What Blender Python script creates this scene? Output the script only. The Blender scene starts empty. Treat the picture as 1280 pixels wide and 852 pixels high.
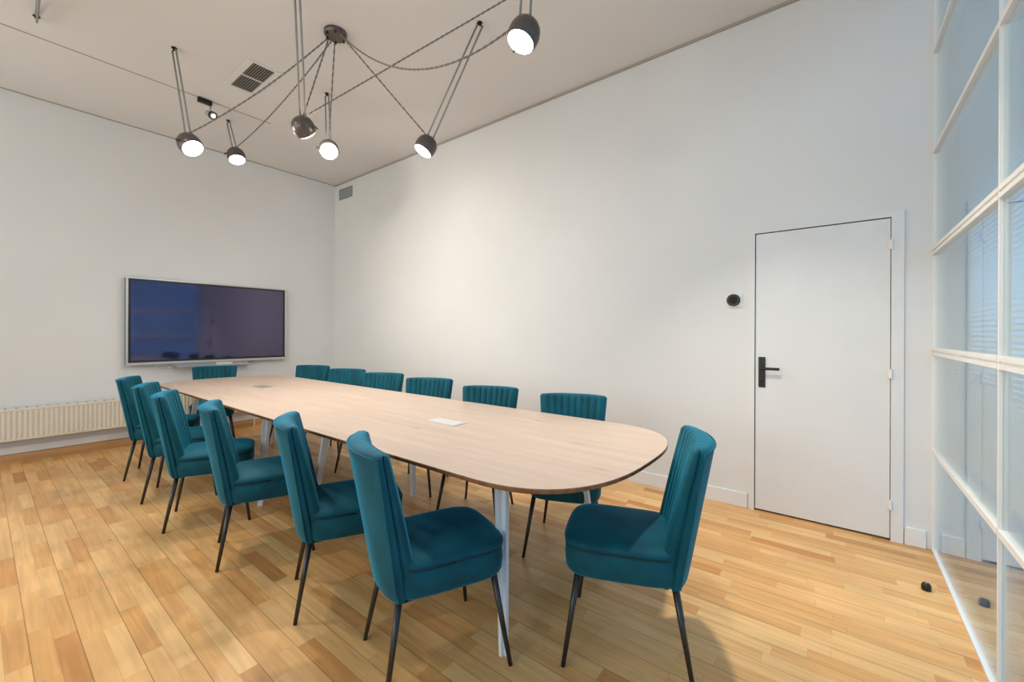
import bpy, bmesh, math, random
from mathutils import Vector, Matrix
random.seed(7)
PI = math.pi
S = bpy.context.scene
C = S.collection

# ------------------------------------------------------------------ dimensions
XW = 3.563      # wall with the door (plane X)
YB = 6.42       # wall with the screen (plane Y)
YG = -0.4536    # glazed wall (plane Y)
XL = -2.3       # unseen left wall
H = 3.67

# ------------------------------------------------------------------ helpers
def link(name, bm, mat=None, parent=None, smooth=False, loc=None):
    me = bpy.data.meshes.new(name)
    bmesh.ops.recalc_face_normals(bm, faces=bm.faces)
    bm.to_mesh(me); bm.free()
    o = bpy.data.objects.new(name, me); C.objects.link(o)
    if mat:
        for m in (mat if isinstance(mat, (list, tuple)) else [mat]): me.materials.append(m)
    if smooth:
        for p in me.polygons: p.use_smooth = True
    if parent: o.parent = parent
    if loc: o.location = loc
    return o
def thing(name, label, cat, loc=(0,0,0), rz=0, group=None):
    o = bpy.data.objects.new(name, None); C.objects.link(o)
    o.empty_display_size = 0.1
    o.location = loc; o.rotation_euler = (0,0,rz)
    o['label'] = label; o['category'] = cat
    if group: o['group'] = group
    return o
def tag(o, label, cat, group=None):
    o['label'] = label; o['category'] = cat
    if group: o['group'] = group
    return o
def struct(name, bm, m, parent=None, smooth=False):
    o = link(name, bm, m, parent, smooth)
    if not parent: o['kind'] = 'structure'
    return o
def box(bm, x0, y0, z0, x1, y1, z1, mi=0, bev=0):
    r = bmesh.ops.create_cube(bm, size=1)
    vs = r['verts']
    for v in vs:
        v.co = Vector(((x0+x1)/2+v.co.x*(x1-x0), (y0+y1)/2+v.co.y*(y1-y0), (z0+z1)/2+v.co.z*(z1-z0)))
    fs = set(f for v in vs for f in v.link_faces)
    for f in fs: f.material_index = mi
    if bev:
        es = list(set(e for v in vs for e in v.link_edges))
        bmesh.ops.bevel(bm, geom=es, offset=bev, segments=2, profile=0.5, affect='EDGES')
    return bm
def B(*a, **k): return box(bmesh.new(), *a, **k)
def frame_of(d):
    d = d.normalized()
    a = Vector((0,0,1)) if abs(d.z) < .9 else Vector((1,0,0))
    u = d.cross(a).normalized(); return u, d.cross(u).normalized()
def tube(bm, pts, r0, r1=None, n=8):
    pts = [Vector(p) for p in pts]
    if r1 is None: r1 = r0
    rings = []
    N = len(pts)
    for i, p in enumerate(pts):
        d = pts[min(i+1,N-1)] - pts[max(i-1,0)]
        if i == 0: u, w = frame_of(d)
        else:
            dn = d.normalized()
            u = (u - dn*u.dot(dn)).normalized(); w = dn.cross(u)
        r = r0 + (r1-r0)*i/(N-1)
        rings.append([bm.verts.new(p + (u*math.cos(2*PI*k/n) + w*math.sin(2*PI*k/n))*r) for k in range(n)])
    for a, b in zip(rings, rings[1:]):
        for k in range(n): bm.faces.new((a[k], a[(k+1)%n], b[(k+1)%n], b[k]))
    bm.faces.new(rings[0]); bm.faces.new(rings[-1])
    return bm
def loft(bm, rings, cap0=True, cap1=True, mi=0):
    rv = [[bm.verts.new(p) for p in r] for r in rings]
    n = len(rv[0])
    for a, b in zip(rv, rv[1:]):
        for k in range(n):
            f = bm.faces.new((a[k], a[(k+1)%n], b[(k+1)%n], b[k])); f.material_index = mi
    if cap0: bm.faces.new(rv[0])
    if cap1: bm.faces.new(rv[-1])
    return bm
def lathe(bm, prof, n=32, M=None):
    M = M or Matrix.Identity(4)
    rings = [[M @ Vector((r*math.cos(2*PI*k/n), r*math.sin(2*PI*k/n), z)) for k in range(n)] for r, z in prof]
    return loft(bm, rings)
def catenary(a, b, sag, n=20):
    a, b = Vector(a), Vector(b)
    return [a.lerp(b, i/n) + Vector((0,0,-sag*4*(i/n)*(1-i/n))) for i in range(n+1)]
def setsmooth(o, angle=0.7):
    try:
        o.data.set_sharp_from_angle(angle=angle)
    except Exception: pass

# ------------------------------------------------------------------ materials
def mat(name, col, rough=.5, metal=0, spec=.5, sheen=0, sheen_tint=None, emis=None, es=0, coat=0):
    m = bpy.data.materials.new(name); m.use_nodes = True
    b = m.node_tree.nodes['Principled BSDF']
    b.inputs['Base Color'].default_value = (*col, 1)
    b.inputs['Roughness'].default_value = rough
    b.inputs['Metallic'].default_value = metal
    b.inputs['Specular IOR Level'].default_value = spec
    b.inputs['Sheen Weight'].default_value = sheen
    b.inputs['Coat Weight'].default_value = coat
    if sheen_tint: b.inputs['Sheen Tint'].default_value = (*sheen_tint, 1)
    if emis:
        b.inputs['Emission Color'].default_value = (*emis, 1)
        b.inputs['Emission Strength'].default_value = es
    return m
def N(m, t, **kw):
    n = m.node_tree.nodes.new(t)
    for k, v in kw.items(): setattr(n, k, v)
    return n
def L(m, a, b): m.node_tree.links.new(a, b)
def mth(m, op, a, b=None, c=None):
    n = N(m, 'ShaderNodeMath', operation=op)
    for i, x in enumerate((a, b, c)):
        if x is None: continue
        if isinstance(x, (int, float)): n.inputs[i].default_value = x
        else: L(m, x, n.inputs[i])
    return n.outputs[0]
def bumpy(m, scale, strength, dist=.002, detail=3):
    b = m.node_tree.nodes['Principled BSDF']
    tc = N(m, 'ShaderNodeTexCoord'); no = N(m, 'ShaderNodeTexNoise')
    no.inputs['Scale'].default_value = scale; no.inputs['Detail'].default_value = detail
    L(m, tc.outputs['Object'], no.inputs['Vector'])
    bp = N(m, 'ShaderNodeBump'); bp.inputs['Strength'].default_value = strength; bp.inputs['Distance'].default_value = dist
    L(m, no.outputs['Fac'], bp.inputs['Height']); L(m, bp.outputs['Normal'], b.inputs['Normal'])
    return no
def varied(m, c0, c1, scale, detail=3, vec=(1,1,1)):
    b = m.node_tree.nodes['Principled BSDF']
    tc = N(m, 'ShaderNodeTexCoord'); mp = N(m, 'ShaderNodeMapping'); mp.inputs['Scale'].default_value = vec
    no = N(m, 'ShaderNodeTexNoise'); no.inputs['Scale'].default_value = scale; no.inputs['Detail'].default_value = detail
    L(m, tc.outputs['Object'], mp.inputs['Vector']); L(m, mp.outputs[0], no.inputs['Vector'])
    cr = N(m, 'ShaderNodeValToRGB')
    cr.color_ramp.elements[0].position = .35; cr.color_ramp.elements[0].color = (*c0, 1)
    cr.color_ramp.elements[1].position = .65; cr.color_ramp.elements[1].color = (*c1, 1)
    L(m, no.outputs['Fac'], cr.inputs[0]); L(m, cr.outputs[0], b.inputs['Base Color'])
    return cr

wall_m = mat('wall_paint', (.76,.755,.74), .75, spec=.3); varied(wall_m, (.75,.745,.73), (.775,.77,.755), 1.3); bumpy(wall_m, 60, .08)
ceil_m = mat('ceiling_paint', (.74,.725,.71), .8, spec=.2); varied(ceil_m, (.73,.715,.70), (.75,.735,.72), .9)
trim_m = mat('trim_paint', (.80,.79,.77), .45); bumpy(trim_m, 30, .03)
seam_m = mat('ceiling_seam', (.42,.38,.33), .8)
door_m = mat('door_paint', (.76,.76,.755), .4); varied(door_m, (.75,.75,.745), (.775,.775,.77), 3)
frame_m = mat('window_frame_paint', (.82,.81,.78), .4); bumpy(frame_m, 40, .02)
dark_m = mat('dark_gap', (.02,.018,.015), .9)
black_m = mat('black_plastic', (.008,.008,.008), .4); bumpy(black_m, 200, .05)
leg_m = mat('black_metal', (.018,.017,.016), .35, metal=.0, spec=.6); bumpy(leg_m, 150, .05)
silver_m = mat('brushed_aluminium', (.56,.54,.51), .35, metal=.7); bumpy(silver_m, 90, .04)
white_metal = mat('white_metal', (.78,.79,.80), .35, spec=.5); bumpy(white_metal, 80, .03)
rad_m = mat('radiator_enamel', (.74,.68,.57), .4); bumpy(rad_m, 40, .03)
cord_m = mat('cord_fabric', (.22,.20,.18), .7); bumpy(cord_m, 300, .3)
rope_m = mat('suspension_cord', (.30,.29,.27), .6); bumpy(rope_m, 300, .2)
grille_m = mat('grille_metal', (.36,.35,.33), .5, metal=.3); bumpy(grille_m, 60, .04)
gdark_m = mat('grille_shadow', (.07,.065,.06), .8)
vent_m = mat('vent_grey', (.28,.30,.29), .5); bumpy(vent_m, 60, .04)
shade_m = mat('lamp_shell', (.12,.098,.086), .32, metal=.4); bumpy(shade_m, 60, .03)
shade2_m = mat('lamp_shell_inner', (.8,.78,.74), .4)
lens_m = mat('lamp_lens', (1,1,1), .3, emis=(1,.955,.88), es=14)
cushion_seam = mat('velvet_piping', (.0,.030,.045), .8); bumpy(cushion_seam, 200, .1)

# velvet
velvet = mat('teal_velvet', (.0,.085,.13), .7, spec=.25, sheen=.8, sheen_tint=(.05,.50,.80))
velvet.node_tree.nodes['Principled BSDF'].inputs['Sheen Roughness'].default_value = .35
varied(velvet, (.0,.060,.085), (.001,.098,.138), 7, 4, (1,1,.6)); bumpy(velvet, 500, .12, .001)

# television screen
screen_m = mat('screen_glass', (.010,.008,.012), .06, spec=1.0)
bsc = screen_m.node_tree.nodes['Principled BSDF']
bsc.inputs['IOR'].default_value = 1.7
bsc.inputs['Specular Tint'].default_value = (.66,.60,1.0,1)
bumpy(screen_m, 3, .01)

# thin glass: plain mix of transparent and mirror by Fresnel
glass_m = bpy.data.materials.new('window_glass'); glass_m.use_nodes = True
nt = glass_m.node_tree; nt.nodes.clear()
out = nt.nodes.new('ShaderNodeOutputMaterial'); mx = nt.nodes.new('ShaderNodeMixShader')
tr = nt.nodes.new('ShaderNodeBsdfTransparent'); gl = nt.nodes.new('ShaderNodeBsdfGlossy'); 
def _m(op, a, b=None):
    n = nt.nodes.new('ShaderNodeMath'); n.operation = op
    for i, x in enumerate((a, b)):
        if x is None: continue
        if isinstance(x, (int, float)): n.inputs[i].default_value = x
        else: nt.links.new(x, n.inputs[i])
    return n.outputs[0]
ge = nt.nodes.new('ShaderNodeNewGeometry'); dt = nt.nodes.new('ShaderNodeVectorMath'); dt.operation = 'DOT_PRODUCT'
nt.links.new(ge.outputs['Incoming'], dt.inputs[0]); nt.links.new(ge.outputs['Normal'], dt.inputs[1])
fr_out = _m('ADD', _m('MULTIPLY', _m('POWER', _m('SUBTRACT', 1.0, _m('ABSOLUTE', dt.outputs['Value'])), 5.0), .96), .04)
tr.inputs[0].default_value = (.95,.965,.945,1); gl.inputs['Roughness'].default_value = .02; gl.inputs[0].default_value = (.94,.975,.985,1)
nt.links.new(fr_out, mx.inputs[0]); nt.links.new(tr.outputs[0], mx.inputs[1]); nt.links.new(gl.outputs[0], mx.inputs[2]); nt.links.new(mx.outputs[0], out.inputs[0])
blind_m = mat('blind_slat', (.78,.80,.82), .45); blind_m.node_tree.nodes['Principled BSDF'].inputs['Transmission Weight'].default_value = 0; bumpy(blind_m, 60, .03)
ground_m = mat('terrace_paving', (.35,.36,.37), .8); varied(ground_m, (.32,.33,.34), (.38,.39,.40), 4)

# parquet: boards run along Y, narrow strips with random joints
floor_m = mat('maple_parquet', (.6,.4,.2), .3, spec=.32)
def build_floor():
    m = floor_m; b = m.node_tree.nodes['Principled BSDF']
    tc = N(m, 'ShaderNodeTexCoord'); sp = N(m, 'ShaderNodeSeparateXYZ'); L(m, tc.outputs['Object'], sp.inputs[0])
    W, LEN = .0685, .42
    xr = mth(m, 'DIVIDE', sp.outputs[0], W); row = mth(m, 'FLOOR', xr); fx = mth(m, 'FRACT', xr)
    wn = N(m, 'ShaderNodeTexWhiteNoise', noise_dimensions='1D'); L(m, row, wn.inputs['W'])
    yr = mth(m, 'ADD', mth(m, 'DIVIDE', sp.outputs[1], LEN), mth(m, 'MULTIPLY', wn.outputs['Value'], 7.3))
    col = mth(m, 'FLOOR', yr); fy = mth(m, 'FRACT', yr)
    cmb = N(m, 'ShaderNodeCombineXYZ'); L(m, row, cmb.inputs[0]); L(m, col, cmb.inputs[1])
    w2 = N(m, 'ShaderNodeTexWhiteNoise', noise_dimensions='2D'); L(m, cmb.outputs[0], w2.inputs['Vector'])
    cr = N(m, 'ShaderNodeValToRGB'); e = cr.color_ramp.elements
    e[0].position = 0; e[0].color = (.54,.245,.078,1); e[1].position = 1; e[1].color = (.80,.50,.215,1)
    for p, c in ((.12,(.66,.335,.115)), (.35,(.71,.39,.145)), (.7,(.765,.445,.18))):
        x = e.new(p); x.color = (*c, 1)
    L(m, w2.outputs['Value'], cr.inputs[0])
    # grain
    mp = N(m, 'ShaderNodeMapping'); mp.inputs['Scale'].default_value = (38, 2.6, 1)
    off = N(m, 'ShaderNodeVectorMath', operation='ADD'); L(m, tc.outputs['Object'], off.inputs[0])
    sc = N(m, 'ShaderNodeVectorMath', operation='SCALE'); L(m, w2.outputs['Color'], sc.inputs[0]); sc.inputs['Scale'].default_value = 5
    L(m, sc.outputs[0], off.inputs[1]); L(m, off.outputs[0], mp.inputs[0])
    no = N(m, 'ShaderNodeTexNoise'); no.inputs['Scale'].default_value = 1; no.inputs['Detail'].default_value = 5; no.inputs['Distortion'].default_value = .6
    L(m, mp.outputs[0], no.inputs['Vector'])
    gr = N(m, 'ShaderNodeMapRange'); gr.inputs[1].default_value = .3; gr.inputs[2].default_value = .7; gr.inputs[3].default_value = .84; gr.inputs[4].default_value = 1.10
    L(m, no.outputs['Fac'], gr.inputs[0])
    # blotches and knots
    n2 = N(m, 'ShaderNodeTexNoise'); n2.inputs['Scale'].default_value = 2.2; n2.inputs['Detail'].default_value = 3; L(m, tc.outputs['Object'], n2.inputs['Vector'])
    g2 = N(m, 'ShaderNodeMapRange'); g2.inputs[1].default_value = .3; g2.inputs[2].default_value = .7; g2.inputs[3].default_value = .90; g2.inputs[4].default_value = 1.06
    L(m, n2.outputs['Fac'], g2.inputs[0])
    vo = N(m, 'ShaderNodeTexVoronoi'); vo.inputs['Scale'].default_value = 2.6; L(m, tc.outputs['Object'], vo.inputs['Vector'])
    kn = N(m, 'ShaderNodeMapRange'); kn.inputs[1].default_value = .006; kn.inputs[2].default_value = .03; kn.inputs[3].default_value = .35; kn.inputs[4].default_value = 1
    L(m, vo.outputs['Distance'], kn.inputs[0])
    k = mth(m, 'MULTIPLY', mth(m, 'MULTIPLY', gr.outputs[0], g2.outputs[0]), kn.outputs[0])
    # joints: thin between strips, stronger every second strip
    ex = mth(m, 'MINIMUM', fx, mth(m, 'SUBTRACT', 1, fx))
    ey = mth(m, 'MULTIPLY', mth(m, 'MINIMUM', fy, mth(m, 'SUBTRACT', 1, fy)), LEN/W)
    thin = mth(m, 'LESS_THAN', mth(m, 'MINIMUM', ex, ey), .010)
    par = mth(m, 'FRACT', mth(m, 'DIVIDE', xr, 2)); pe = mth(m, 'MINIMUM', par, mth(m, 'SUBTRACT', 1, par))
    thick = mth(m, 'LESS_THAN', pe, .012)
    j = mth(m, 'SUBTRACT', 1, mth(m, 'MAXIMUM', mth(m, 'MULTIPLY', thin, .28), mth(m, 'MULTIPLY', thick, .5)))
    k = mth(m, 'MULTIPLY', k, j)
    mul = N(m, 'ShaderNodeVectorMath', operation='SCALE'); L(m, cr.outputs[0], mul.inputs[0]); L(m, k, mul.inputs['Scale'])
    L(m, mul.outputs[0], b.inputs['Base Color'])
    rr = N(m, 'ShaderNodeMapRange'); rr.inputs[3].default_value = .24; rr.inputs[4].default_value = .42; L(m, n2.outputs['Fac'], rr.inputs[0]); L(m, rr.outputs[0], b.inputs['Roughness'])
    bp = N(m, 'ShaderNodeBump'); bp.inputs['Strength'].default_value = .15; bp.inputs['Distance'].default_value = .002
    L(m, k, bp.inputs['Height']); L(m, bp.outputs[0], b.inputs['Normal'])
build_floor()

# tabletop oak
oak_m = mat('pale_oak', (.62,.47,.37), .42, spec=.4)
def build_oak():
    m = oak_m; b = m.node_tree.nodes['Principled BSDF']
    tc = N(m, 'ShaderNodeTexCoord'); mp = N(m, 'ShaderNodeMapping'); mp.inputs['Scale'].default_value = (16, 1.1, 1)
    L(m, tc.outputs['Object'], mp.inputs[0])
    no = N(m, 'ShaderNodeTexNoise'); no.inputs['Scale'].default_value = 1.2; no.inputs['Detail'].default_value = 6; no.inputs['Distortion'].default_value = 1.0
    L(m, mp.outputs[0], no.inputs['Vector'])
    cr = N(m, 'ShaderNodeValToRGB'); e = cr.color_ramp.elements
    e[0].position = .3; e[0].color = (.505,.385,.305,1); e[1].position = .7; e[1].color = (.585,.462,.375,1)
    L(m, no.outputs['Fac'], cr.inputs[0])
    m2 = N(m, 'ShaderNodeMapping'); m2.inputs['Scale'].default_value = (4.2, 1.6, 1); L(m, tc.outputs['Object'], m2.inputs[0])
    vo = N(m, 'ShaderNodeTexVoronoi'); vo.inputs['Scale'].default_value = 1.3; L(m, m2.outputs[0], vo.inputs['Vector'])
    kn = N(m, 'ShaderNodeMapRange'); kn.inputs[1].default_value = .02; kn.inputs[2].default_value = .11; kn.inputs[3].default_value = .72; kn.inputs[4].default_value = 1
    L(m, vo.outputs['Distance'], kn.inputs[0])
    mul = N(m, 'ShaderNodeVectorMath', operation='SCALE'); L(m, cr.outputs[0], mul.inputs[0]); L(m, kn.outputs[0], mul.inputs['Scale'])
    L(m, mul.outputs[0], b.inputs['Base Color'])
build_oak()
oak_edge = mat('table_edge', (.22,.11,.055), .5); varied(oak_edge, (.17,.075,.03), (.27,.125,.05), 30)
plinth_m = mat('maple_plinth', (.55,.29,.11), .45); varied(plinth_m, (.48,.25,.09), (.60,.33,.135), 2, 4, (1,1,12))

# ------------------------------------------------------------------ room shell
struct('floor', B(XL-.1, YG-.03, -.08, XW+.1, YB+.1, 0), floor_m)
struct('ceiling', B(XL-.1, YG-.15, H, XW+.1, YB+.1, H+.1), ceil_m)
# thin lines in the ceiling
struct('trim_1', B(XL, 5.085, H-.004, 2.05, 5.097, H+.001), seam_m)
struct('trim_2', B(XW-.018, YG, H-.018, XW, YB, H), seam_m)
struct('trim_3', B(XL, YB-.010, H-.010, XW-.018, YB, H), seam_m)
struct('wall_back', B(XL-.1, YB, -.05, XW+.1, YB+.1, H), wall_m)
DY0, DY1, DZ = -.262, .490, 2.045
bm = bmesh.new()
box(bm, XW, DY1, -.05, XW+.1, YB, H); box(bm, XW, YG-.15, -.05, XW+.1, DY0, H); box(bm, XW, DY0, DZ, XW+.1, DY1, H)
struct('wall_right', bm, wall_m)
# unseen left wall, three tall window openings added to let fill in
wins = [(.35,1.75),(2.45,3.85),(4.55,5.95)]
bm = bmesh.new()
box(bm, XL-.1, YG-.15, -.05, XL, YB, .9); box(bm, XL-.1, YG-.15, 2.9, XL, YB, H)
ys = [YG-.15] + [v for w in wins for v in w] + [YB]
for i in range(0, len(ys), 2): box(bm, XL-.1, ys[i], .9, XL, ys[i+1], 2.9)
struct('wall_left', bm, wall_m)
for i, (a, b) in enumerate(wins):
    w = bpy.data.objects.new('window_%d' % (i+6), None); C.objects.link(w); w['kind'] = 'structure'; w.location = (XL-.06, (a+b)/2, .9)
    hw = (b-a)/2
    bm = bmesh.new()
    box(bm, -.02, -hw, 0, .04, -hw+.05, 2); box(bm, -.02, hw-.05, 0, .04, hw, 2)
    box(bm, -.02, -hw+.05, 0, .04, hw-.05, .05); box(bm, -.02, -hw+.05, 1.95, .04, hw-.05, 2); box(bm, -.02, -.02, .05, .04, .02, 1.95)
    link('window_frame', bm, frame_m, w)
    link('pane', B(.005, -hw+.05, .05, .009, hw-.05, 1.95), glass_m, w)

# skirting
def skirt(name, x0, y0, x1, y1, z0=0, z1=.11):
    bm = bmesh.new(); box(bm, x0, y0, z0, x1, y1, z1, bev=.003); struct(name, bm, trim_m)
skirt('baseboard_right', XW-.014, .535, XW, YB-.025)
skirt('baseboard_right_corner', XW-.014, YG+.03, XW, -.328)
bm = bmesh.new(); box(bm, XL, YB-.012, .095, XW-.02, YB, .165, bev=.002); struct('baseboard_back', bm, trim_m)
struct('trim_4', B(XL, YB-.022, 0, XW-.014, YB, .088), plinth_m)
struct('baseboard_left', B(XL, YG+.03, 0, XL+.014, YB-.022, .11), trim_m)

# ------------------------------------------------------------------ door
bm = bmesh.new()
box(bm, XW-.012, DY1, 0, XW+.06, DY1+.035, DZ+.035); box(bm, XW-.012, DY0-.06, 0, XW+.06, DY0, DZ+.035)
box(bm, XW-.012, DY0, DZ, XW+.06, DY1, DZ+.035)
box(bm, XW+.036, DY0, .02, XW+.075, DY1, DZ); box(bm, XW+.036, DY0, 0, XW+.075, DY1, .02, mi=1)
struct('door_frame', bm, [door_m, dark_m])
d = bpy.data.objects.new('door_1', None); C.objects.link(d); d['kind'] = 'structure'; d.location = (XW, DY1, 0)
# local: x toward room negative; y from 0 down to DY0-DY1
w = DY1-DY0
bm = bmesh.new(); box(bm, -.004, -w+.003, .013, .035, -.005, DZ-.006, bev=.002); link('door_leaf', bm, door_m, d)
bm = bmesh.new(); box(bm, -.013, -.069, .912, -.004, -.025, 1.135, bev=.004)
hd = link('door_handle', bm, black_m, d)
bm = bmesh.new()
tube(bm, [(-.013,-.047,1.052),(-.05,-.047,1.052)], .011, n=12)
tube(bm, [(-.05,-.038,1.052),(-.052,-.16,1.052)], .010, n=12)
link('lever', bm, black_m, hd, smooth=False)
bm = bmesh.new(); lathe(bm, [(.010,0),(.010,.006),(.006,.009)], 16, Matrix.Translation((-.013,-.047,.965)) @ Matrix.Rotation(-PI/2,4,'Y')); link('lock_cylinder', bm, black_m, hd)
for z in (1.871, 1.054, .228):
    bm = bmesh.new(); tube(bm, [(-.016,-w+.000,z-.03),(-.016,-w+.000,z+.03)], .0085, n=12)
    box(bm, -.0125, -w-.016, z-.028, -.0065, -w+.016, z+.028)
    link('hinge', bm, trim_m, d)

# ------------------------------------------------------------------ glazed wall
UN = .6015
mull = [3.563, 2.233, .903, -.427, -1.757, XL]
for i in range(5):
    x1, x0 = mull[i], mull[i+1]
    if x1-x0 < .3: pass
    w = bpy.data.objects.new('window_%d' % (i+1), None); C.objects.link(w); w['kind'] = 'structure'; w.location = (x0, YG, 0)
    W = x1-x0
    bm = bmesh.new()
    # uprights
    box(bm, -.007 if i < 4 else 0, -.022, 0, .007, .006, H)
    if i == 0: box(bm, W-.010, -.022, 0, W, .006, H)
    # rails
    for k in range(0, 7):
        z = k*UN
        if k == 0: box(bm, .007, -.022, 0, W-.007, .006, .014)
        elif k in (2, 3):
            box(bm, .007, -.022, z-.022, W-.007, .010, z-.005); box(bm, .007, -.022, z+.005, W-.007, .010, z+.022)
            box(bm, .007, -.022, z-.005, W-.007, .002, z+.005)
        else: box(bm, .007, -.022, z-.012, W-.007, .008, min(z+.012, H))
    link('window_frame', bm, frame_m, w)
    bm = bmesh.new()
    for k in range(6):
        box(bm, .007, -.007, k*UN+.012, W-.007, -.003, (k+1)*UN-.010); box(bm, .007, -.020, k*UN+.012, W-.007, -.016, (k+1)*UN-.010)
    link('pane', bm, glass_m, w)
# venetian blinds hang outside the glass of the upper rows
bl = ['white venetian blind behind the glass bay that meets the door wall',
      'white venetian blind behind the glass bay at the right edge of the photo',
      'white venetian blind behind the middle bay of the glazed wall',
      'white venetian blind behind the fourth glass bay counted from the door wall']
for i in range(4):
    x1, x0 = mull[i]-.05, mull[i+1]+.05
    t = thing('venetian_blind', bl[i], 'blind', ((x0+x1)/2, YG-.075, .64), 0, 'blinds behind the glazed wall')
    hw = (x1-x0)/2
    bm = bmesh.new(); ang = math.radians(-24); hwid = .0125
    nz = int((H-.10-.64)/.024)
    for k in range(nz):
        z = .03 + k*.024
        dy, dz = hwid*math.cos(ang), hwid*math.sin(ang)
        pr = []
        for s in (-1, 0, 1):
            pr.append((s*dy, z + s*dz + (.002 if s == 0 else 0)))
        vs = [[bm.verts.new((x, y, zz)) for y, zz in pr] for x in (-hw, hw)]
        for q in range(2): bm.faces.new((vs[0][q], vs[0][q+1], vs[1][q+1], vs[1][q]))
    link('slats', bm, blind_m, t)
    link('head_rail', B(-hw, -.015, H-.64-.06, hw, .015, H-.64-.02), blind_m, t)
    link('bottom_rail', B(-hw, -.012, 0, hw, .012, .015), blind_m, t)
    for sx in (-hw+.12, hw-.12):
        bm = bmesh.new(); tube(bm, [(sx, .0145, .01), (sx, .0145, H-.70)], .0012, n=6); link('ladder_cord', bm, blind_m, t)
struct('ground', B(-6, -8, -.12, 9, YG-.04, -.03), ground_m)

# ------------------------------------------------------------------ chairs
def back_mesh():
    bm = bmesh.new()
    NO, NI, NF = 22, 72, 9
    z0, z1 = .340, .874
    SIDE = ((.0, .30), (.011, .38), (.011, .44), (.002, .52), (.001, .70), (.006, .88))   # groove between shell and pad
    def ring(v, z, inset=0, flute=1.0):
        W = .183 + (.224-.183)*v**1.1
        yc = -.238 - (.330-.238)*v; sag = .046 + .014*v
        th = .078 - .036*v**1.5; sin_ = .026
        pts = []
        zz = lambda u: z - .004*v**6*abs(u)**4
        for i in range(NO+1):
            u = -1 + 2*i/NO
            pts.append(Vector((u*(W-inset*.4), yc + sag*abs(u)**2.3 + inset*(1-.6*abs(u)), zz(u))))
        for dx, f in SIDE:
            pts.append(Vector((W-inset*.4-dx, yc + sag + inset*.4 + (th-inset*.8)*f, zz(1))))
        for i in range(NI+1):
            u = 1 - 2*i/NI
            Wi = W - .018 - inset*.4
            y = yc + sag + th - sin_*(1-abs(u)**2) - inset*(1-.6*abs(u))
            fl = abs(math.sin(PI*NF*(u+1)/2))**.6
            edge = min(1, (1-abs(u))*14)
            y += flute*(.009*fl - .003)*edge + .004*edge
            pts.append(Vector((u*Wi, y, zz(u))))
        for dx, f in reversed(SIDE):
            pts.append(Vector((-(W-inset*.4-dx), yc + sag + inset*.4 + (th-inset*.8)*f, zz(1))))
        return pts
    rings = []
    rings.append(ring(0, z0, .012, .3)); rings.append(ring(0, z0+.012, .002, .8))
    for k in range(1, 15):
        v = k/14; rings.append(ring(v, z0+.012 + (z1-z0-.018)*v, 0, 1))
    rings.append(ring(1, z1+.004, .005, .9)); rings.append(ring(1, z1+.010, .014, .7)); rings.append(ring(1, z1+.014, .026, .4))
    loft(bm, rings, True, False)
    # close the top strip: stitch outer to inner of last ring
    bm.verts.ensure_lookup_table()
    n = NO+1+NI+1+2*len(SIDE)
    last = [bm.verts[len(bm.verts)-n+i] for i in range(n)]
    bm.faces.new(last)
    bmesh.ops.triangulate(bm, faces=[f for f in bm.faces if len(f.verts) > 4])
    return bm
def seat_mesh():
    bm = bmesh.new(); n = 56
    def ring(z, ins, dome=0):
        pts = []
        for k in range(n):
            a = 2*PI*k/n
            c, s = math.cos(a), math.sin(a); e = 2/5.0
            x = abs(c)**e*(1 if c > 0 else -1); y = abs(s)**e*(1 if s > 0 else -1)
            hw = .200 + .012*(y+1)/2
            X = x*(hw-ins); Y = .018 + y*(.222-ins)
            if y > 0: Y += .012*(1-abs(x)**2)
            pts.append(Vector((X, Y, z + dome*(1-.3*abs(x))*(1))))
        return pts
    rs = [ring(.342, .02), ring(.348, .008), ring(.362, .0), ring(.405, -.003), ring(.442, .001), ring(.449, .006), ring(.453, .007),
          ring(.458, -.002), ring(.468, -.005), ring(.478, .002), ring(.486, .018), ring(.492, .045), ring(.496, .085), ring(.499, .13), ring(.501, .17), ring(.501, .195)]
    return loft(bm, rs)
def make_chair():
    t = thing('dining_chair', '', 'chair')
    s = link('seat', seat_mesh(), velvet, t, smooth=True)
    bm = bmesh.new(); n = 56; pts = []
    for k in range(n+1):
        a = 2*PI*k/n; c, q = math.cos(a), math.sin(a); e = 2/5.0
        x = abs(c)**e*(1 if c > 0 else -1); y = abs(q)**e*(1 if q > 0 else -1)
        pts.append((x*(.200+.012*(y+1)/2-.001), .018 + y*.221 + (.012*(1-abs(x)**2) if y > 0 else 0), .4525))
    tube(bm, pts, .0045, n=6); link('piping', bm, cushion_seam, s, smooth=True)
    b = link('backrest', back_mesh(), velvet, t, smooth=True); setsmooth(b, 1.0)
    # piping where the shell meets the padded side, both edges and over the top
    bm = bmesh.new()
    def edge(u, v):
        W = .183 + (.224-.183)*v**1.1
        return Vector((u*(W+.0005), -.238-.092*v + (.046+.014*v)*abs(u)**2.3 - .0005, .350+.524*v-.004*v**6*abs(u)**4))
    pts = [edge(-1, k/10) for k in range(11)] + [edge(-1+2*k/16, 1.0)+Vector((0,-.001,.001)) for k in range(1, 16)] + [edge(1, 1-k/10) for k in range(11)]
    tube(bm, pts, .004, n=6); link('piping', bm, velvet, b, smooth=True)
    for sx in (-1, 1):
        bm = bmesh.new(); tube(bm, [(sx*.172, .187, .352), (sx*.226, .2375, 0)], .0135, .0085, n=12); link('leg', bm, leg_m, t, smooth=True)
        bm = bmesh.new(); tube(bm, [(sx*.140, -.175, .350), (sx*.192, -.2375, 0)], .0135, .0085, n=12); link('leg', bm, leg_m, t, smooth=True)
    return t
chair0 = make_chair()
def copy_tree(o, parent=None):
    c = o.copy(); C.objects.link(c)
    if parent: c.parent = parent
    for ch in list(o.children): copy_tree(ch, c)
    return c
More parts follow.
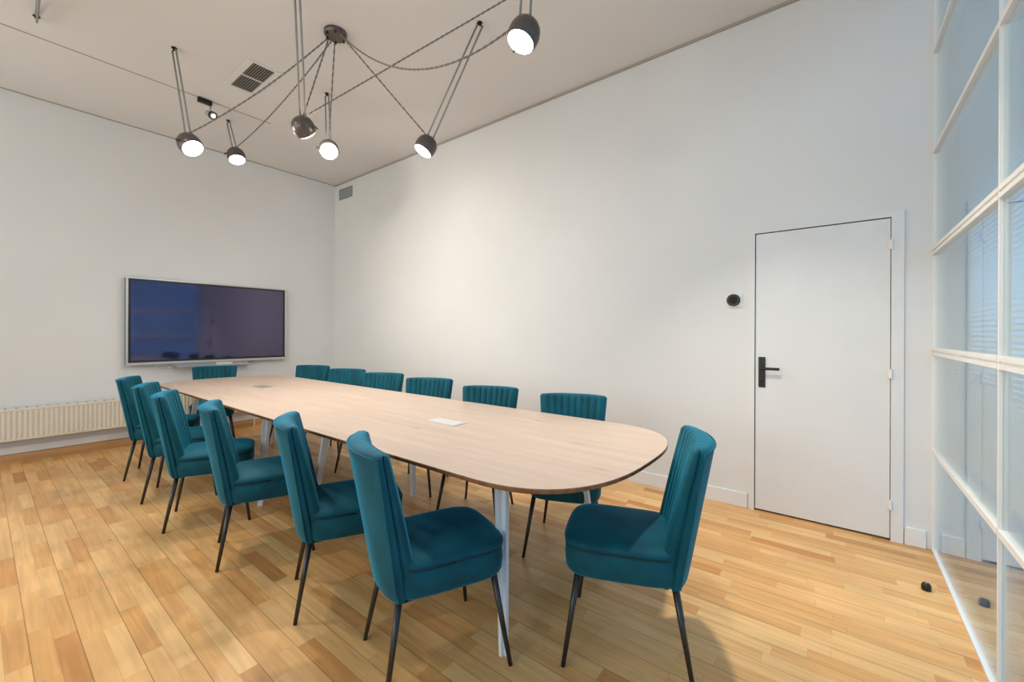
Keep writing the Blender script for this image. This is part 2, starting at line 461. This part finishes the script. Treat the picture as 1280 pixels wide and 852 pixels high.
# (rear-leg midpoint x, y, heading in degrees of the seat's forward direction, label, group)
GL = 'teal velvet chairs along the left side of the table'; GR = 'teal velvet chairs along the door side of the table'; GE = 'teal velvet chairs at the table ends'
seats = [
 (.943, 1.403, -22.9, 'teal velvet chair nearest the camera on the left side, whole seat in view', GL),
 (.959, 2.077, -25.5, 'teal velvet chair on the left side, right behind the one nearest the camera', GL),
 (.867, 2.837, -18.5, 'teal velvet chair on the left side, third back from the camera', GL),
 (.820, 3.609, -22.8, 'teal velvet chair on the left side, fourth back from the camera', GL),
 (.853, 4.316, -25.5, 'teal velvet chair on the left side, last but one towards the radiator', GL),
 (.876, 5.077, -25.0, 'farthest teal velvet chair on the left side, in front of the radiator', GL),
 (1.796, .483, 111.0, 'teal velvet chair at the near rounded table end, fluted back towards the door', GE),
 (1.790, 5.985, 250.0, 'teal velvet chair at the far table end, only its top showing below the screen', GE),
 (2.485, 1.418, 203.0, 'teal velvet chair on the door side nearest the camera, fluted top above the table', GR),
 (2.445, 2.130, 202.0, 'teal velvet chair on the door side, second one from the near table corner', GR),
 (2.546, 2.956, 206.0, 'teal velvet chair on the door side, third one from the near table corner', GR),
 (2.575, 3.710, 209.0, 'teal velvet chair on the door side, fourth one from the near table corner', GR),
 (2.600, 4.430, 207.0, 'teal velvet chair on the door side, partly covering the farthest chair back', GR),
 (2.610, 5.240, 209.0, 'teal velvet chair on the door side, farthest one, closest to the room corner', GR),
]
for i, (x, y, a, lab, g) in enumerate(seats):
    o = chair0 if i == 0 else copy_tree(chair0)
    r = math.radians(a)
    o.location = (x + .2375*math.cos(r), y + .2375*math.sin(r), 0)
    o.rotation_euler = (0, 0, r - PI/2)
    o['label'] = lab; o['group'] = g

# ------------------------------------------------------------------ table
TX, TY0, TY1, TZ = 1.731, .615, 5.67, .77
tb = thing('conference_table', 'long pale oak conference table with rounded ends on slanted white legs', 'table', (TX, (TY0+TY1)/2, 0))
HL = (TY1-TY0)/2
def outline(ins, z):
    a = .617; n = 2.8; bb = .5; pts = []
    K = 40
    for k in range(K+1):                       # far end, from +x to -x
        t = PI*k/K; c, s = math.cos(t), math.sin(t)
        x = (1 if c > 0 else -1)*abs(c)**(2/n)*(a-ins); y = HL-bb + abs(s)**(2/n)*(bb-ins)
        pts.append(Vector((x, y, z)))
    for k in range(K+1):
        t = PI + PI*k/K; c, s = math.cos(t), math.sin(t)
        x = (1 if c > 0 else -1)*abs(c)**(2/n)*(a-ins); y = -(HL-bb) - abs(s)**(2/n)*(bb-ins)
        pts.append(Vector((x, y, z)))
    return pts
bm = bmesh.new()
rings = [outline(.05, TZ-.032), outline(.030, TZ-.030), outline(.002, TZ-.016), outline(.0, TZ-.003), outline(.002, TZ)]
rv = [[bm.verts.new(p) for p in r] for r in rings]
n = len(rv[0])
for ri, (a, b) in enumerate(zip(rv, rv[1:])):
    for k in range(n):
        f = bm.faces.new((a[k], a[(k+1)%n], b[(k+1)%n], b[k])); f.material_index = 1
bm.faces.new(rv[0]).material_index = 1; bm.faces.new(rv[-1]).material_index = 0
link('tabletop', bm, [oak_m, oak_edge], tb)
def table_leg(fx, fy, sx, sy):
    # foot position (world), direction of splay
    bm = bmesh.new()
    f = Vector((fx-TX, fy-(TY0+TY1)/2, 0)); t = f + Vector((-sx*.085, -sy*.085, TZ-.030))
    rs = []
    for p, h, q in ((f, .017, .017), (t, .030, .030)):
        rs.append([p + Vector((sx*h, sy*h*.2, 0)), p + Vector((sx*h*.2, sy*h*.2, 0)), p + Vector((sx*h*.2, sy*h, 0)), p + Vector((-sx*h*.6, sy*h, 0)),
                   p + Vector((-sx*h*.6, -sy*h*.6, 0)), p + Vector((sx*h, -sy*h*.6, 0))])
    loft(bm, rs)
    link('leg', bm, white_metal, tb)
    
FXL, FXR = 1.318, 2.147
for ya, yb in ((1.066, 2.673), (3.42, 5.235)):
    for fx, sx in ((FXL, -1), (FXR, 1)):
        table_leg(fx, ya, sx, -1); table_leg(fx, yb, sx, 1)
cy = (TY0+TY1)/2
for ya, yb in ((1.066, 2.673), (3.42, 5.235)):
    bm = bmesh.new()
    for fx in (FXL+.085, FXR-.085): box(bm, fx-TX-.015, ya+.11-cy, TZ-.066, fx-TX+.015, yb-.11-cy, TZ-.031)
    for y in (ya+.095, yb-.095): box(bm, FXL+.10-TX, y-cy-.015, TZ-.066, FXR-.10-TX, y-cy+.015, TZ-.031)
    link('frame_rail', bm, white_metal, tb)
for y, lab in ((1.84, 'white flush cable box set in the near half of the table'), (4.41, 'grey flush cable box set in the far half of the table')):
    t = thing('cable_box', lab, 'cable box', (1.724, y, TZ), 0, 'cable boxes in the tabletop')
    m = mat('cable_box_white', (.60,.60,.59), .4) if y < 3 else silver_m
    bm = bmesh.new(); box(bm, -.055, -.12, -.0005, .055, .12, .004, bev=.0015); link('rim', bm, m, t)
    bm = bmesh.new(); box(bm, -.047, -.112, .0035, .047, .100, .006, bev=.001); link('lid', bm, m, t)

# ------------------------------------------------------------------ screen on the far wall
TVX0, TVX1, TVZ0, TVZ1 = 1.0355, 2.776, .915, 1.922
tv = thing('television', 'large wall-mounted display with silver frame and dark glossy screen', 'television', ((TVX0+TVX1)/2, YB, TVZ0))
hw = (TVX1-TVX0)/2; hz = TVZ1-TVZ0
bm = bmesh.new()
box(bm, -hw, -.092, 0, -hw+.022, -.02, hz, bev=.002); box(bm, hw-.022, -.092, 0, hw, -.02, hz, bev=.002)
box(bm, -hw+.022, -.092, 0, hw-.022, -.02, .032, bev=.002); box(bm, -hw+.022, -.092, hz-.014, hw-.022, -.02, hz, bev=.002)
link('frame', bm, silver_m, tv)
link('back_housing', B(-hw+.03, -.07, .03, hw-.03, -.003, hz-.03), black_m, tv)
bm = bmesh.new()
box(bm, -hw+.021, -.088, .031, hw-.021, -.0855, .055); box(bm, -hw+.021, -.088, hz-.035, hw-.021, -.0855, hz-.013)
box(bm, -hw+.021, -.088, .055, -hw+.045, -.0855, hz-.035); box(bm, hw-.045, -.088, .055, hw-.021, -.0855, hz-.035)
link('bezel', bm, black_m, tv)
link('screen', B(-hw+.045, -.086, .055, hw-.045, -.082, hz-.035), screen_m, tv)
link('side_strip', B(-hw-.002, -.080, .01, -hw, -.055, hz-.01), black_m, tv)
bm = bmesh.new()
x0, x1 = 1.50-(TVX0+TVX1)/2, 2.29-(TVX0+TVX1)/2
box(bm, x0, -.128, -.045, x1, -.06, -.036); box(bm, x0, -.131, -.045, x1, -.126, -.022); box(bm, x0, -.064, -.045, x1, -.06, .0)
box(bm, x0-.004, -.131, -.045, x0, -.06, -.012); box(bm, x1, -.131, -.045, x1+.004, -.06, -.012, mi=1)
link('pen_tray', bm, [silver_m, black_m], tv)
for sx in (.72,): link('sensor', B(sx-.03, -.085, -.012, sx+.03, -.05, 0), silver_m, tv)
bm = bmesh.new(); tube(bm, catenary((-.62,-.075,.0), (-.42,-.075,-.005), .05, 12) + catenary((-.42,-.075,-.005), (-.36,-.10,-.03), .02, 5)[1:], .006, n=8)
link('cable', bm, silver_m, tv, smooth=True)
bm = bmesh.new(); box(bm, 1.905, YB-.122, TVZ0-.0355, 2.08, YB-.080, TVZ0-.008, bev=.004)
tag(link('board_eraser', bm, frame_m), 'small white block lying in the tray under the wall display', 'eraser')

# ------------------------------------------------------------------ radiator
rd = thing('radiator', 'long low cream panel radiator with vertical ribs on the far wall', 'radiator', (0, YB, .237))
RX0, RX1, RH = -1.6, 2.32, .313
bm = bmesh.new()
pts = []; p = .035; x = RX0; yf = -.12
prof = []
while x < RX1-.001:
    prof += [(x, yf), (x+.010, yf-.008), (x+.020, yf-.008), (x+.030, yf)]
    x += p
prof.append((min(x, RX1), yf))
lo = [bm.verts.new((a, b, .022)) for a, b in prof]; hi = [bm.verts.new((a, b, RH-.028)) for a, b in prof]
for k in range(len(prof)-1): bm.faces.new((lo[k], lo[k+1], hi[k+1], hi[k]))
lo2 = [bm.verts.new((prof[0][0], yf+.02, .022)), bm.verts.new((prof[-1][0], yf+.02, .022))]; hi2 = [bm.verts.new((prof[0][0], yf+.02, RH-.028)), bm.verts.new((prof[-1][0], yf+.02, RH-.028))]
bm.faces.new((lo2[0], lo2[1], hi2[1], hi2[0]))
bm.faces.new(lo + [lo2[1], lo2[0]]); bm.faces.new(hi + [hi2[1], hi2[0]])
bm.faces.new((lo[0], hi[0], hi2[0], lo2[0])); bm.faces.new((lo[-1], hi[-1], hi2[1], lo2[1]))
box(bm, RX0-.004, yf-.005, 0, RX1+.004, yf+.02, .022, bev=.004); box(bm, RX0-.004, yf-.005, RH-.028, RX1+.004, yf+.02, RH-.004, bev=.004)
link('panel', bm, rad_m, rd)
bm = bmesh.new(); box(bm, RX0, -.05, 0, RX1, -.035, RH-.01); link('rear_panel', bm, rad_m, rd)
bm = bmesh.new()
box(bm, RX0-.004, -.14+.03, RH-.006, RX1+.004, -.035, RH-.003)
x = RX0+.03
while x < RX1: box(bm, x, -.110, RH-.003, x+.012, -.04, RH+.002, mi=1); x += .0695
link('top_grille', bm, [rad_m, grille_m], rd)
for sx in (-.9, .6, 1.9):
    link('wall_bracket', B(sx, -.036, .03, sx+.03, -.001, RH-.03), rad_m, rd)
bm = bmesh.new(); tube(bm, [(RX1+.004, -.11, .02), (RX1+.03, -.11, .02), (RX1+.03, -.11, -.237)], .008, n=10); link('pipe', bm, rad_m, rd)

# ------------------------------------------------------------------ ceiling and wall fittings
g = thing('ceiling_grille', 'square-edged grey air grille of two slatted panels in the ceiling', 'vent', (1.58, 4.315, H))
bm = bmesh.new()
for a in ((-.135, -.29, .135, -.265), (-.135, .265, .135, .29), (-.135, -.265, -.09, .265), (.09, -.265, .135, .265), (-.09, -.008, .09, .008)):
    box(bm, a[0], a[1], -.008, a[2], a[3], 0)
link('grille_frame', bm, ceil_m, g)
for sy in (-1, 1):
    y0, y1 = (sy*.137-.128, sy*.137+.128)
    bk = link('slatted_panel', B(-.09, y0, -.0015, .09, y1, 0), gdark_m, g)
    bm = bmesh.new()
    for k in range(9):
        x = -.082 + k*.0195
        v = [bm.verts.new(c) for c in ((x, y0, -.006), (x+.011, y0, -.001), (x+.011, y1, -.001), (x, y1, -.006))]; bm.faces.new(v)
        v = [bm.verts.new(c) for c in ((x, y0, -.0075), (x+.011, y0, -.0025), (x+.011, y1, -.0025), (x, y1, -.0075))]; bm.faces.new(v)
    link('slats', bm, grille_m, bk)
g = thing('wall_vent', 'small grey louvred vent high on the door wall by the room corner', 'vent', (XW, 6.095, 3.405))
bm = bmesh.new()
box(bm, -.010, -.185, 0, 0, -.17, .165); box(bm, -.010, .17, 0, 0, .185, .165); box(bm, -.010, -.17, 0, 0, .17, .014); box(bm, -.010, -.17, .151, 0, .17, .165)
link('vent_frame', bm, vent_m, g)
bm = bmesh.new()
for k in range(7): box(bm, -.008, -.17, .020+k*.019, -.001, .17, .031+k*.019)
link('louvres', bm, vent_m, g)
g = thing('thermostat', 'round black thermostat on a white square plate left of the door', 'thermostat', (XW, .626, 1.556))
bm = bmesh.new(); box(bm, -.008, -.053, -.052, 0, .053, .052, bev=.003); link('wall_plate', bm, trim_m, g)
bm = bmesh.new(); lathe(bm, [(.046,0),(.046,.014),(.042,.02),(.0,.021)], 32, Matrix.Translation((-.008,0.006,0.004)) @ Matrix.Rotation(-PI/2,4,'Y')); dl = link('dial', bm, black_m, g, smooth=True); setsmooth(dl, .5)
bm = bmesh.new(); lathe(bm, [(.030,0),(.030,.002),(.0,.0022)], 32, Matrix.Translation((-.0285,0.006,0.004)) @ Matrix.Rotation(-PI/2,4,'Y')); link('display', bm, dark_m, dl)

# spotlight on the ceiling seam
sp = thing('ceiling_spotlight', 'small black ceiling spotlight with grey tilted head on the ceiling seam', 'spotlight', (1.43, 5.09, H))
bm = bmesh.new(); box(bm, -.065, -.022, -.046, .055, .022, -.003, bev=.004); link('driver_box', bm, black_m, sp)
bm = bmesh.new(); tube(bm, [(.045, 0, -.04), (.045, 0, -.12)], .008, n=10); link('stem', bm, silver_m, sp, smooth=True)
M = Matrix.Translation((.045, 0, -.135)) @ Matrix.Rotation(math.radians(-75), 4, 'Z') @ Matrix.Rotation(math.radians(118), 4, 'Y')
bm = bmesh.new(); lathe(bm, [(.012,-.055),(.030,-.045),(.036,.0),(.036,.045),(.030,.045),(.028,.03)], 24, M); hh = link('head', bm, silver_m, sp, smooth=True); setsmooth(hh, .6)
bm = bmesh.new(); lathe(bm, [(.037,.030),(.040,.032),(.040,.056),(.032,.056),(.026,.050),(.0,.050)], 24, M); link('collar', bm, black_m, sp)
bm = bmesh.new(); lathe(bm, [(.018,.050),(.018,.0535),(.0,.0545)], 24, M); link('lens', bm, lens_m, sp)

# door stop
ds = thing('door_stop', 'small black door stop on the floor near the glazed wall', 'door stop', (2.983, -.357, 0))
bm = bmesh.new(); lathe(bm, [(.014,0),(.019,.003),(.020,.014),(.019,.028),(.013,.037),(.004,.040)], 24); o = link('rubber_body', bm, black_m, ds, smooth=True); setsmooth(o, .8)
bm = bmesh.new(); lathe(bm, [(.007,.0385),(.007,.0425),(.003,.043)], 12); link('screw_cap', bm, silver_m, ds)

# ------------------------------------------------------------------ pendant lights
CAN = Vector((1.74, 3.138, H))
cn = thing('ceiling_canopy', 'round dark ceiling canopy where all the pendant cables meet', 'light canopy', tuple(CAN))
bm = bmesh.new(); lathe(bm, [(.085,0),(.085,-.022),(.078,-.034),(.0,-.036)], 40); o = link('cover', bm, shade_m, cn, smooth=True); setsmooth(o, .5)
for k in range(6):
    bm = bmesh.new(); a = 2*PI*k/6; tube(bm, [(.068*math.cos(a), .068*math.sin(a), -.030), (.070*math.cos(a), .070*math.sin(a), -.046)], .009, n=8)
    link('cable_grip', bm, black_m, cn)
GP = 'dark globe pendants hung from one canopy'
def pendant(pos, target, hook, canang, cordpts, lab, power, sep=.030, spread=150):
    pos = Vector(pos); target = Vector(target); hook = Vector(hook)
    t = thing('pendant_lamp', lab, 'pendant lamp', tuple(pos), 0, GP)
    dirv = (target-pos).normalized()
    q = dirv.to_track_quat('-Z', 'Y').to_matrix().to_4x4()
    # shell, opening along local -Z
    R = .100
    prof = [(.012, .082), (.040, .078), (.063, .064), (.079, .041), (.087, .010), (.0875, -.018), (.084, -.043), (.077, -.056), (.073, -.056), (.078, -.043), (.080, -.036)]
    bm = bmesh.new(); lathe(bm, prof, 40, q); sh = link('shade', bm, shade_m, t, smooth=True); setsmooth(sh, .9)
    bm = bmesh.new(); lathe(bm, [(.076,-.045), (.074,-.058), (.058,-.068), (.030,-.074), (.006,-.076)], 32, q); link('lens', bm, lens_m, t, smooth=True)
    # swivel handle across the shell
    ax = (hook-pos).normalized()
    side = ax.cross(Vector((.6,.2,.1))).normalized()
    bm = bmesh.new(); tube(bm, [q @ Vector((.088,0,-.01)), q @ Vector((.110,0,-.01)), q @ Vector((.118,0,-.035))], .006, n=8); link('aiming_knob', bm, shade_m, t, smooth=True)
    # two parallel suspension cords up to a ceiling hook
    up = (hook-pos)
    top = up.normalized()*.083
    for s in (-1, 1):
        bm = bmesh.new(); tube(bm, [top*.96 + side*s*sep, up - Vector((0,0,.022)) + side*s*sep*.75], .0072, n=8); link('suspension_cord', bm, rope_m, t, smooth=True)
    bm = bmesh.new(); lathe(bm, [(.020,0),(.020,-.006),(.010,-.009),(.010,-.020),(.005,-.024)], 16, Matrix.Translation(up)); hk = link('ceiling_hook', bm, black_m, t)
    bm = bmesh.new(); tube(bm, [up - Vector((0,0,.020)) - side*sep, up - Vector((0,0,.020)) + side*sep], .005, n=8); link('cross_bar', bm, black_m, hk)
    # power cord to the canopy
    if cordpts:
        P = [Vector(p)-pos for p in cordpts]
        bm = bmesh.new()
        # two strands twisted round one another
        N2 = 0; seg = []
        for a, b in zip(P, P[1:]):
            ln = (b-a).length; k = max(2, int(ln/.012))
            seg += [a.lerp(b, i/k) for i in range(k)]
        seg.append(P[-1])
        for ph in (0, PI):
            pts = []
            for i, p in enumerate(seg):
                d = seg[min(i+1,len(seg)-1)] - seg[max(i-1,0)]
                u, w = frame_of(d); a = i*.9 + ph
                pts.append(p + (u*math.cos(a)+w*math.sin(a))*.0035)
            tube(bm, pts, .0038, n=5)
        link('power_cord', bm, cord_m, t, smooth=True)
    ld = bpy.data.lights.new('pendant_light', 'AREA'); ld.shape = 'DISK'; ld.size = .11; ld.energy = power; ld.color = (1, .93, .83)
    ld.spread = math.radians(spread)
    lo = bpy.data.objects.new('bulb', ld); C.objects.link(lo); lo.parent = t
    lo.matrix_local = Matrix.Translation(dirv*.081) @ q
    return t
def canpt(px, py):   # rim point of the canopy towards a place
    v = Vector((px-CAN.x, py-CAN.y, 0)).normalized()*.07
    return CAN + v + Vector((0,0,-.045))
def cordline(p, sag, n=24):
    p = Vector(p); return catenary(canpt(p.x, p.y), p + Vector((0,0,.09)), sag, n)
PW = 15
lamps = [
 ((1.085,4.25,2.86), (1.75,2.6,.8), (1.01,4.375,H), .05, 'lit pendant lamp farthest left, hanging beside the ceiling spotlight'),
 ((1.735,5.17,3.22), (1.85,4.0,.5), (1.73,5.39,H), .06, 'small-looking lit pendant lamp farthest from the camera, between the leftmost one and the dark one'),
 ((1.632,3.435,2.97), (3.53,4.235,1.35), (1.33,2.90,H), .0, 'dark pendant lamp seen from behind near the middle, aimed at the door wall'),
 ((2.02,3.754,3.01), (1.2,2.0,1.4), (2.134,4.005,H), .0, 'pendant lamp whose bright round face points at the camera, just right of the dark one'),
 ((2.314,2.724,2.865), (1.35,3.35,.9), (2.36,2.165,H), .0, 'pendant lamp before the door wall on two long slanted cords, lit face lower left'),
 ((1.85,1.367,2.946), (1.15,1.75,1.1), (1.865,1.34,H), .28, 'largest-looking pendant lamp, nearest the camera, cords leaving the top of the photo'),
 ((.226,3.61,3.44), (.6,2.6,0), (.273,4.76,H), .03, 'pendant lamp cut off by the top left photo corner, only hook and cords showing'),
]
for pos, tgt, hook, sag, lab in lamps:
    pendant(pos, tgt, hook, 0, cordline(pos, sag) if pos[0] > .5 else None, lab, PW)
# the long taut cable from the middle lamp runs over the ceiling to a lamp above the frame
pendant((1.95,.62,3.08), (2.65,.10,.0), (2.0,.66,H), 0,
        [(1.66,3.40,3.075), (2.30,1.80,H-.012), (2.06,.75,H-.02), (1.95,.62,3.17)],
        'pendant lamp above the top photo edge, reached by the long taut cable rising right', 15, spread=85)
# ------------------------------------------------------------------ light
W = bpy.data.worlds.new('sky'); S.world = W; W.use_nodes = True
bg = W.node_tree.nodes['Background']; bg.inputs[0].default_value = (.23,.55,1.0,1); bg.inputs[1].default_value = 2.2
def area(name, loc, rot, sx, sy, e, col):
    ld = bpy.data.lights.new(name, 'AREA'); ld.shape = 'RECTANGLE'; ld.size = sx; ld.size_y = sy; ld.energy = e; ld.color = col
    o = bpy.data.objects.new(name, ld); C.objects.link(o); o.location = loc; o.rotation_euler = rot; return o
for i, (a, b) in enumerate(wins):   # warm fill lamps added outside the unseen left-hand windows
    area('fill_light', (XL-.25, (a+b)/2, 1.9), (0, -PI/2, 0), 2.0, 1.5, 62, (1,.905,.76))

# ------------------------------------------------------------------ camera
cd = bpy.data.cameras.new('camera'); cam = bpy.data.objects.new('camera', cd); C.objects.link(cam); S.camera = cam
cd.sensor_width = 36; cd.lens = 522.8/1280*36; cd.shift_y = -9.5/1280; cd.clip_start = .02
fwd = Vector((.7883, .6153, 0)); yaw = math.atan2(-fwd.x, fwd.y)
cam.matrix_world = Matrix.Translation((0,0,1.30)) @ Matrix.Rotation(yaw, 4, 'Z') @ Matrix.Rotation(PI/2, 4, 'X') @ Matrix.Rotation(.004, 4, 'Z')

S.view_settings.view_transform = 'Standard'; S.view_settings.look = 'None'
S.view_settings.gamma = 1; S.view_settings.use_curve_mapping = False
S.view_settings.exposure = -0.36
